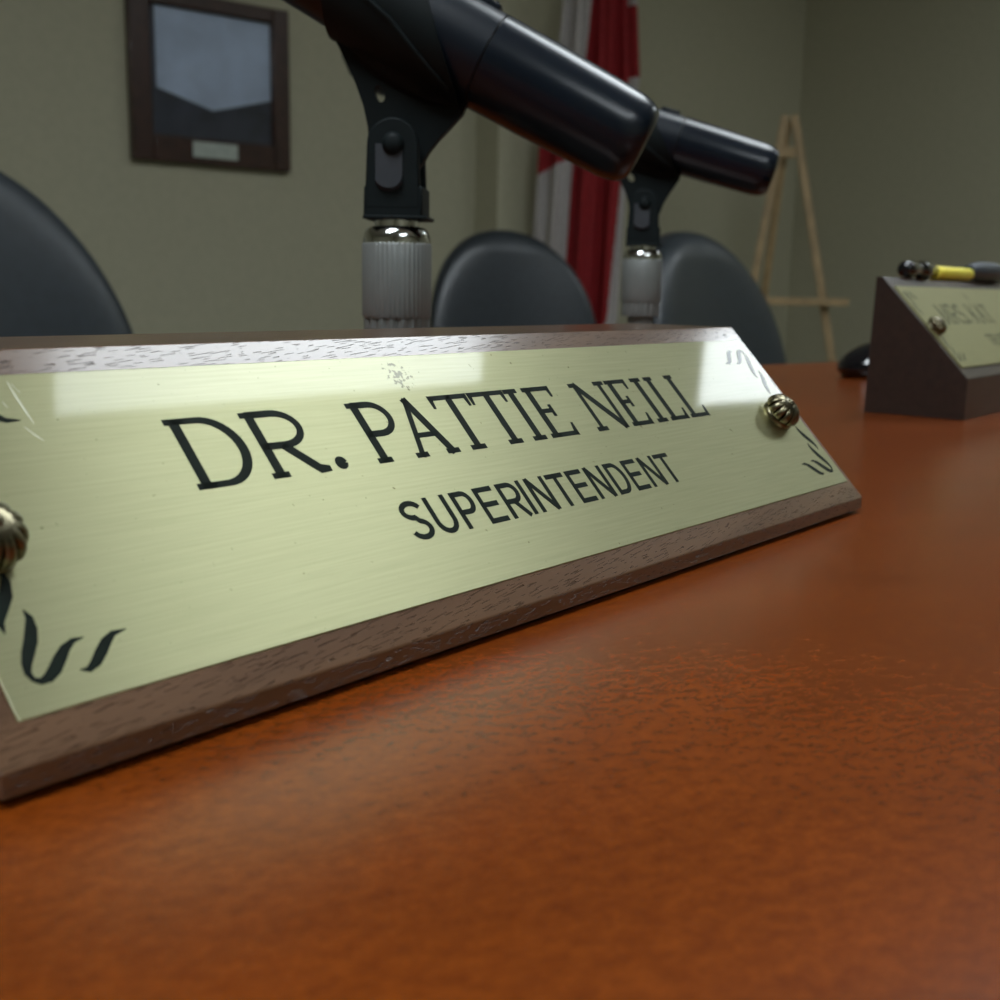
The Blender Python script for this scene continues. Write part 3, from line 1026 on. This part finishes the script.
PZ = lambda py: (291 - py) * KX + off
PXX = lambda px: (px - 590) * KX
TL = [(zt, PXX(575)), (PZ(0), PXX(560)), (PZ(60), PXX(555)), (PZ(150), PXX(538)), (PZ(250), PXX(533)), (zb2, PXX(530))]
TR = [(zt, PXX(610)), (PZ(0), PXX(631)), (PZ(82), PXX(637)), (PZ(176), PXX(628)), (PZ(321), PXX(623)), (zb2, PXX(616))]
R0 = [(zt, PXX(592)), (PZ(0), PXX(588)), (PZ(60), PXX(583)), (PZ(160), PXX(573)), (PZ(250), PXX(569)), (zb2, PXX(560))]
R1 = [(zt, PXX(612)), (PZ(0), PXX(622)), (PZ(14), PXX(623)), (PZ(150), PXX(624)), (PZ(176), PXX(622)), (PZ(321), PXX(612)), (zb2, PXX(596))]
g = {}
for j in range(nv + 1):
    z = zt + (zb2 - zt) * j / nv
    a, b = interp(TL, z), interp(TR, z)
    for i in range(nu + 1):
        u = i / nu
        fold = (.020 * math.sin(u * 19 + .6 * math.sin(z * 2.2)) + .012 * math.sin(u * 41 + 1.3 + z)) * min(1, .4 + j / nv)
        g[i, j] = bm.verts.new((a + (b - a) * u, -.055 + fold, z))
for j in range(nv):
    z = zt + (zb2 - zt) * (j + .5) / nv
    a, b = interp(TL, z), interp(TR, z)
    for i in range(nu):
        x = a + (b - a) * (i + .5) / nu
        f = bm.faces.new((g[i, j], g[i + 1, j], g[i + 1, j + 1], g[i, j + 1]))
        px, py = x / KX + 590, 291 - (z - off) / KX
        red = interp(R0, z) < x < interp(R1, z)
        if py < 176 and 90 < py and px < 572 and py < 176 - (px - 537) * .52:
            red = True
        if 16 < py < 82 and x >= interp(R1, z):
            red = True
        if 82 < py < 150 and x >= interp(R1, z) and px < 626:
            red = True
        f.material_index = 0 if red else 1
o = obj("flag_cloth", bm, [M["flag_red"], M["flag_white"]], fl, smooth=180)
sd = o.modifiers.new("thick", "SOLIDIFY")
sd.thickness = .0015

# ------------------------------------------------------------------ easel by the corner
ED = 4.45                              # distance along the camera's view
EX = (4.2353, 1.9710)
ea = thing("easel", "light wooden tripod easel in the far right corner", "easel", (EX[0], EX[1], FLOOR), rad(-60))
top = .747 - FLOOR
lz = .036 - FLOOR
K = ED / 1141


def leg(p, q, nm="leg"):
    bm = bmesh.new()
    add_bar(bm, p, q, .030, .022)
    return obj(nm, bm, M["easel"], ea, smooth=40, bevel=.002)


xl, xr = -30 * K, 43 * K
sl_l, sl_r = (xl + .02) / (top - lz), (xr - .02) / (top - lz)
leg((-.017, 0, top), (-.017 + sl_l * top, -.10, .01))
leg((.017, 0, top), (.017 + sl_r * top, -.10, .01))
leg((-.004, .03, top - .02), (-.10, .34, .01), "rear_leg")
bm = bmesh.new()
add_box(bm, -34 * K, 66 * K, -.12, -.06, lz - .018, lz + .012)
obj("ledge", bm, M["easel"], ea, smooth=40, bevel=.002)
bm = bmesh.new()
add_box(bm, -.030, .030, -.012, .030, top - .16, top - .12)
obj("hinge_block", bm, M["easel"], ea, smooth=40, bevel=.002)

# ------------------------------------------------------------------ small things by the second name plate
pen = thing("highlighter_pen", "black pen with a bright yellow barrel lying on the right name plate", "pen", (.612, .1069, .0700), 0)
r_ = .0037
lathe("barrel", M["yellow"], [(0, -.0130), (.0033, -.0130), (.0037, -.0122), (.0037, .0460), (.0033, .0468), (0, .0468)], 32, "x", (0, 0, r_), pen)
lathe("grip", M["gloss_black"], [(0, -.060), (.003, -.0595), (.0042, -.058), (.0046, -.053), (.0042, -.047), (.0036, -.043), (.0034, -.039), (.0046, -.036), (.0050, -.031), (.0044, -.025), (.0030, -.0215), (.0028, -.0130), (0, -.0130)], 32, "x", (0, 0, r_ + .0008), pen, smooth=60)
lathe("cap", M["slate"], [(0, .0468), (.0034, .0468), (.0040, .050), (.0052, .056), (.0060, .066), (.0062, .090), (.005, .110), (.002, .114), (0, .114)], 32, "x", (0, 0, r_ + .0022), pen, smooth=60)
ms = thing("computer_mouse", "glossy black rounded mouse on the table behind the right name plate", "mouse", (.795, .190, 0), rad(-35))
bm = bmesh.new()
n, m = 40, 14
rows = []
for i in range(m):
    q = PI / 2 * i / m
    zz = .006 + .024 * math.sin(q)
    rows.append([bm.verts.new((.055 * max(.02, math.cos(q)) * math.cos(2 * PI * k / n), .031 * max(.02, math.cos(q)) * math.sin(2 * PI * k / n), zz)) for k in range(n)])
rows.insert(0, [bm.verts.new((.050 * math.cos(2 * PI * k / n), .027 * math.sin(2 * PI * k / n), 0)) for k in range(n)])
tp = bm.verts.new((0, 0, .030))
for A, B in zip(rows, rows[1:]):
    for k in range(n):
        bm.faces.new((A[k], B[k], B[(k + 1) % n], A[(k + 1) % n]))
for k in range(n):
    bm.faces.new((rows[-1][k], tp, rows[-1][(k + 1) % n]))
bm.faces.new(rows[0])
obj("mouse_shell", bm, M["gloss_black"], ms, smooth=60)
lathe("scroll_wheel", M["slate"], [(0, -.003), (.007, -.003), (.008, 0), (.007, .003), (0, .003)], 24, "y", (.028, 0, .0245), ms)

# ------------------------------------------------------------------ world, camera
wd = bpy.data.worlds.new("World")
scn.world = wd
wd.use_nodes = True
wd.node_tree.nodes["Background"].inputs[0].default_value = (.6, .65, .7, 1)
wd.node_tree.nodes["Background"].inputs[1].default_value = 0.05

cd = bpy.data.cameras.new("Camera")
cam = bpy.data.objects.new("Camera", cd)
link(cam)
rX = Vector((0.635988, -0.771519, 0.016510))
fw = Vector((0.760700, 0.623200, -0.181500)).normalized()
up = rX.cross(fw).normalized()
rX = fw.cross(up).normalized()
cam.matrix_world = Matrix(((rX.x, up.x, -fw.x, CAM.x), (rX.y, up.y, -fw.y, CAM.y), (rX.z, up.z, -fw.z, CAM.z), (0, 0, 0, 1)))
cd.sensor_width = 36
cd.lens = 41.077
cd.clip_start = .005
cd.dof.use_dof = True
cd.dof.focus_distance = .235
cd.dof.aperture_fstop = 29
scn.camera = cam

scn.cycles.use_denoising = True
scn.cycles.max_bounces = 8
scn.view_settings.view_transform = "Standard"
scn.view_settings.look = "None"
scn.view_settings.gamma = 1
scn.view_settings.use_curve_mapping = False
scn.view_settings.exposure = 0.05
